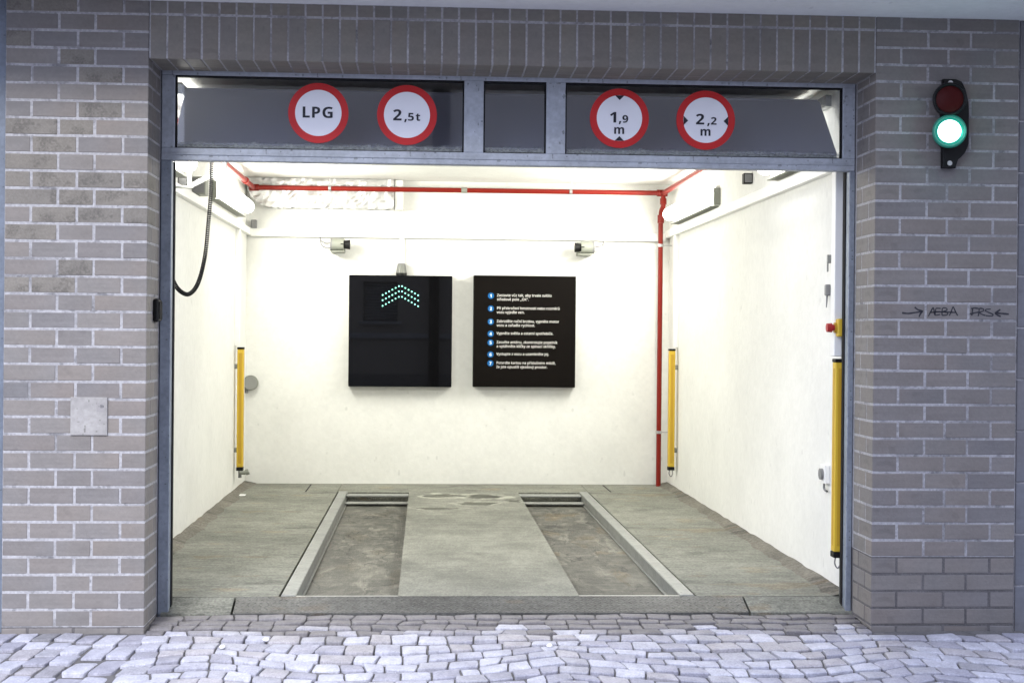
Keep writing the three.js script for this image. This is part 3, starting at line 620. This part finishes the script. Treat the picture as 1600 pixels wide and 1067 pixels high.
{
  const h = thing('wall_hook', 'small grey metal hook on the white wall above the emergency stop', 'hook', null, [XR, 1.79, -.84]);
  mesh('plate', cbox(-.03, 0, -.03, .03, -.02, .02, .003), galv, h); mesh('arm', rod([-.025, -.02, 0], [-.03, -.09, .02], .007, 8), galv, h); h.scale.set(.7, .75, .5);
  const k = thing('hanging_key', 'grey switch with a hanging tail on the white wall above the emergency stop', 'switch', null, [XR, 1.625, -.86]);
  mesh('body', cbox(-.035, 0, -.035, .035, -.03, .03, .005), greyPlastic, k); mesh('tail', rod([-.02, -.035, 0], [-.026, -.11, .005], .008, 8, .004), greyPlastic, k); k.scale.set(.7, .85, .6);
  const s = thing('wall_socket', 'small white socket with dark insert low on the white wall', 'socket', null, [XR, .64, -.86]);
  mesh('box', cbox(-.03, 0, -.05, .05, -.045, .045, .004), whitePVC, s); mesh('insert', rod([-.03, 0, .0], [-.045, 0, 0], .03, 18), greyPlastic, s); mesh('cable', tube([[-.02, -.05, 0], [-.02, -.08, .0], [-.015, -.09, .04]], .006, 10, 6), greyPlastic, s);
  const dt = (name, x, y, z, sx, sy, sz, mat, label) => { const t = thing(name, label, 'detector', null, [x, y, z]); mesh('body', cbox(-sx, sx, -sy, sy, -sz, sz, .004), mat, t); mesh('cover', cbox(-sx * .8, sx * .8, -sy * .8, sy * .8, sz, sz + .006, .002), greyPlastic, t); return t; };
  dt('sensor_box', XR - .03, 2.425, -2.76, .03, .035, .03, black, 'small black sensor box on the white wall between the two lamps');
  dt('terminal_box', -.235, 2.352, -3.1, .045, .06, .07, midGrey, 'grey terminal box on the white wall above the trunking behind the coiled cord');
  dt('sensor_box', -.25, 2.317, -2.5, .03, .032, .03, black, 'small black sensor box on the white wall beside the perforated bracket');
  dt('relay_box', -.214, 2.322, ZB + .03, .024, .036, .03, greyPlastic, 'small dark relay box standing on the back wall trunking under the foil duct');
  // perforated bracket with the coiled cord
  const br = thing('perforated_bracket', 'perforated steel angle bracket with a diagonal arm near the coiled cord', 'bracket');
  const strip = (a, b, w) => { const A = new THREE.Vector3(...a), B = new THREE.Vector3(...b), L = A.distanceTo(B), sh = new THREE.Shape([[-w / 2, 0], [w / 2, 0], [w / 2, L], [-w / 2, L]].map(p => new THREE.Vector2(...p))); for (let q = .02; q < L - .02; q += .034) { const hole = new THREE.Path(); hole.absellipse(0, q, w * .22, w * .36, 0, 7); sh.holes.push(hole); } const g = new THREE.ExtrudeGeometry(sh, { depth: .003, bevelEnabled: false, curveSegments: 5 }); g.rotateZ(-Math.atan2(B.x - A.x, B.y - A.y)); g.translate(...a); return metreUV(g); };
  mesh('upright', strip([-.123, 2.225, -1.95], [-.123, 2.72, -1.95], .028), galv, br);
  mesh('arm', merge([strip([-.115, 2.24, -1.945], [.092, 2.35, -1.945], .028), cbox(-.28, -.1, 2.225, 2.24, -1.96, -1.945, .002)]), galv, br);
  const brace = mesh('tip', rod([.092, 2.35, -1.945], [.092, 2.72, -1.945], .006, 8), galv, br);
  const C = new THREE.CatmullRomCurve3([[.012, 2.68, -1.92], [.014, 2.45, -1.91], [.014, 2.364, -1.90], [.015, 2.199, -1.88], [.010, 2.006, -1.82], [.003, 1.814, -1.75], [-.017, 1.661, -1.65], [-.037, 1.599, -1.55], [-.058, 1.582, -1.48], [-.091, 1.608, -1.4], [-.12, 1.692, -1.3], [-.138, 1.80, -1.2], [-.15, 2.0, -1.1], [-.17, 2.2, -1.0], [-.21, 2.24, -.95]].map(p => new THREE.Vector3(...p)));
  const N = 2900, turns = 175, fr = C.computeFrenetFrames(400), pts = [];
  for (let i = 0; i <= N; i++) { const t = i / N, a = t * turns * Math.PI * 2, f = Math.min(400, Math.round(t * 400)), q = C.getPointAt(t); pts.push(q.addScaledVector(fr.normals[f], 0.0092 * Math.cos(a)).addScaledVector(fr.binormals[f], 0.0092 * Math.sin(a))); }
  single('coiled_cord', new THREE.TubeGeometry(new THREE.CatmullRomCurve3(pts), N - 1, .0040, 5), rubber, 'black coiled cord hanging in a loop beside the white wall', 'cord');
}
single('paper_scrap', cbox(-.205, -.155, YF + .0005, YF + .004, -5.12, -5.03, .001), std(lin(.8, .8, .8), .9), 'small scrap of white paper on the garage floor by the yellow post', 'paper scrap');
{
  const c = thing('card_reader', 'narrow black card reader on the brick reveal beside the steel jamb', 'card reader', null, [0, 1.47, -.2]);
  mesh('housing', cbox(0, .026, -.055, .055, -.05, .05, .008), black, c); mesh('face', cbox(.026, .03, -.042, .042, -.038, .038, .003), rubber, c);
}
{
  const p = thing('access_plate', 'square grey metal access plate with a small printed label on the brick pier', 'access plate', null, [-.2585, .975, 0]);
  mesh('plate', cbox(-.084, .084, -.088, .088, -.01, .008, .002), std(lin(.40, .385, .365), .45, { map: metalTex, metalness: .2 }), p);
  const cv = document.createElement('canvas'); cv.width = cv.height = 64; const c = cv.getContext('2d'); c.fillStyle = '#8d8a88'; c.fillRect(0, 0, 64, 64); c.fillStyle = '#4b4a4c'; for (const [x, y, w, h] of [[30, 14, 6, 22], [40, 12, 5, 26], [48, 18, 8, 16], [14, 24, 10, 4], [32, 24, 14, 4]]) c.fillRect(x, y, w, h);
  const t = new THREE.CanvasTexture(cv); t.colorSpace = THREE.SRGBColorSpace; const g = new THREE.PlaneGeometry(.036, .042); g.translate(.054, .042, .0086); mesh('label', g, std(0xffffff, .6, { map: t }), p);
}
{ // marker scribble on one course of the pier
  const g = [], Z = (zx, zy) => { const u = 1380 + zx / 7.27, v = 460 + zy / 7.27; return [3.561 + (u - 1410) * .003126, 1.49 - (v - 489 - (u - 1410) * .012) * .00309]; };
  const strokes = [[[220, 210], [290, 216], [380, 205], [450, 190]], [[362, 146], [400, 175], [452, 190], [430, 215], [412, 255]],
    [[518, 248], [545, 195], [572, 148], [582, 190], [590, 238]], [[535, 206], [592, 200]], [[655, 160], [605, 160], [598, 195], [596, 236], [652, 228]], [[600, 198], [650, 195]],
    [[672, 238], [676, 156], [722, 158], [730, 180], [680, 196], [738, 208], [728, 234], [674, 238]], [[756, 242], [778, 190], [798, 142], [822, 190], [850, 242]], [[768, 206], [832, 205]], [[545, 204], [640, 199], [800, 203]],
    [[1002, 162], [1040, 156], [1088, 160]], [[1020, 160], [1016, 200], [1010, 242]], [[985, 222], [1030, 214], [1095, 200]], [[1084, 248], [1092, 205], [1096, 160], [1140, 165], [1142, 190], [1095, 206], [1130, 228], [1165, 240]],
    [[1226, 168], [1180, 170], [1160, 186], [1200, 205], [1252, 228], [1240, 248], [1170, 242]], [[1278, 214], [1350, 218], [1432, 226]], [[1335, 172], [1305, 195], [1278, 214], [1305, 238], [1340, 252]]];
  strokes.forEach((s, k) => {
    const c = new THREE.CatmullRomCurve3(s.map(([a, b]) => { const [x, y] = Z(a, b); return new THREE.Vector3(x, y, 0); }), false, 'catmullrom', .3), n = 16, w = k < 2 || k > 14 ? .0085 : .0062, V = [], I = [];
    for (let i = 0; i <= n; i++) { const p = c.getPoint(i / n), t = c.getTangent(i / n), e = w / 2 * (.75 + .35 * vn(i * .7 + k * 5, 3, 64, 64, 2)); V.push(new THREE.Vector3(p.x - t.y * e, p.y + t.x * e, .0012), new THREE.Vector3(p.x + t.y * e, p.y - t.x * e, .0012)); if (i) { const a = i * 2; I.push(a - 2, a - 1, a, a, a - 1, a + 1); } }
    const q = new THREE.BufferGeometry().setFromPoints(V); q.setIndex(I); q.computeVertexNormals(); g.push(metreUV(q));
  });
  single('marker_graffiti', merge(g), std(lin(.02, .02, .028), .7), 'black marker scribble of two arrows and letters on the brick pier', 'graffiti');
}

// ---------------------------------------------------------------- traffic light
{
  const t = thing('traffic_light', 'small black traffic light with lit green lamp on the brick pier', 'traffic light', null, [3.80, 2.40, 0]);
  const hs = new THREE.Shape(); // curved back plate with two fixing tabs
  hs.moveTo(-.055, .20); hs.lineTo(.0, .20); hs.lineTo(.025, .19); hs.quadraticCurveTo(.060, .14, .062, .04); hs.lineTo(.062, -.10); hs.quadraticCurveTo(.05, -.15, .012, -.175); hs.lineTo(.0, -.215); hs.lineTo(-.055, -.215); hs.lineTo(-.055, -.13); hs.lineTo(-.06, -.1); hs.lineTo(-.06, .14); hs.lineTo(-.055, .16); hs.closePath();
  const body = new THREE.ExtrudeGeometry(hs, { depth: .03, bevelEnabled: true, bevelSize: .004, bevelThickness: .004, bevelSegments: 2, curveSegments: 12 }); body.translate(0, 0, .004);
  const gloss = new THREE.MeshPhysicalMaterial({ color: lin(.005, .0055, .006), roughness: .45, specularIntensity: .45 });
  const bp = mesh('housing', body, gloss, t);
  for (const y of [.184, -.197]) mesh('screw', rod([-.028, y, .036], [-.028, y, .043], .012, 14), steel, bp);
  const turn = new THREE.Matrix4().makeRotationY(-.30);
  for (const [y, lit] of [[.100, false], [-.052, true]]) {
    const c = (r0, r1, z0, z1, open) => { const g = new THREE.CylinderGeometry(r1, r0, z1 - z0, 36, 1, !!open); g.rotateX(Math.PI / 2); g.translate(0, 0, (z0 + z1) / 2); g.applyMatrix4(turn); g.translate(-.03, y, .03); return g; };
    const barrel = mesh('lamp_barrel', c(.074, .078, -.005, .055), gloss, t);
    const rim = new THREE.TorusGeometry(.072, .007, 10, 40); rim.translate(0, 0, .058); rim.applyMatrix4(turn); rim.translate(-.03, y, .03);
    mesh('signal_rim', rim, lit ? new THREE.MeshStandardMaterial({ color: lin(.008, .075, .06), roughness: .3, emissive: lin(.0, .03, .023), emissiveIntensity: 1 }) : gloss, barrel);
    const dome = new THREE.SphereGeometry(.09, 32, 12, 0, Math.PI * 2, 0, lit ? .63 : .82); dome.rotateX(Math.PI / 2); dome.scale(1, 1, .45); dome.translate(0, 0, lit ? .028 : .026); dome.applyMatrix4(turn); dome.translate(-.03, y, .03);
    if (!lit) {
      mesh('signal_lens', dome, new THREE.MeshPhysicalMaterial({ color: lin(.05, .004, .004), roughness: .45, specularIntensity: .25 }), barrel).userData.label = 'unlit dark red signal lens';
    } else {
      mesh('lens_ring', c(.070, .070, .05, .057), new THREE.MeshStandardMaterial({ color: lin(.01, .12, .095), roughness: .25, emissive: lin(0, .06, .047), emissiveIntensity: 1 }), barrel);
      mesh('signal_lens', dome, new THREE.MeshStandardMaterial({ color: lin(.5, .9, .8), roughness: .3, emissive: lin(.62, 1, .93), emissiveIntensity: 3.2 }), barrel).userData.label = 'bright green lit signal lens';
      const l = new THREE.PointLight(lin(.15, 1, .75), .012, 3); l.position.set(-.02, y, .16); l.castShadow = true; barrel.add(l);
    }
  }
}

// ---------------------------------------------------------------- house across the street, mirrored in the display and the transom
{
  const h = thing('opposite_house', 'plastered house across the street with a shuttered window, mirrored in the black display', 'house');
  const Z = 9.4, wallM = std(lin(.42, .40, .37), .9, { map: plasterTex, bumpMap: plasterBump, bumpScale: .003 });
  mesh('wall', merge([box(-1.5, .09, -.3, 13, Z, Z + .4), box(.76, 14, -.3, 13, Z, Z + .4), box(.09, .76, -.3, 1.63, Z, Z + .4), box(.09, .76, 2.39, 13, Z, Z + .4)]), wallM, h);
  mesh('plinth', cbox(-1.52, 14, -.3, .62, Z - .04, Z, .01), std(lin(.2, .2, .2), .9), h);
  const w = mesh('window', cbox(.095, .755, 1.632, 2.388, Z + .16, Z + .2, .004), black, h);
  for (let i = 0; i < 13; i++) { const g = chamfer(.64, .05, .008, .002); g.rotateX(-.6); g.translate(.425, 1.68 + i * .055, Z + .12); mesh('slat', metreUV(g), framePaint, w); }
  mesh('drainpipe', rod([1.45, -.3, Z - .12], [1.45, 12.8, Z - .12], .10, 18), rubber, h);
  mesh('string_course', cbox(-1.51, 14, 1.30, 1.40, Z - .05, Z, .008), framePaint, h);
  mesh('sill', cbox(.02, .83, 1.575, 1.63, Z - .08, Z + .1, .006), framePaint, w);
}

// scraps of litter caught between the setts
for (const [x, z, w] of [[.58, .18, .035], [1.86, .30, .032], [.40, .30, .03]]) {
  const g = new THREE.IcosahedronGeometry(w / 2, 1), p = g.attributes.position; for (let i = 0; i < p.count; i++) { const k = .75 + .5 * vn(p.getX(i) * 160 + 9, p.getZ(i) * 160 + p.getY(i) * 90 + 9, 64, 64, 5); p.setXYZ(i, p.getX(i) * k, p.getY(i) * k * .55, p.getZ(i) * k); }
  g.computeVertexNormals(); g.translate(x, groundY(z) + w * .2, z); single('litter_scrap', metreUV(g), std(lin(.8, .8, .8), .9), 'tiny crumpled white scrap lying on the cobblestones before the threshold', 'litter', 'white litter on the cobblestones');
}

renderer.render(scene, camera);
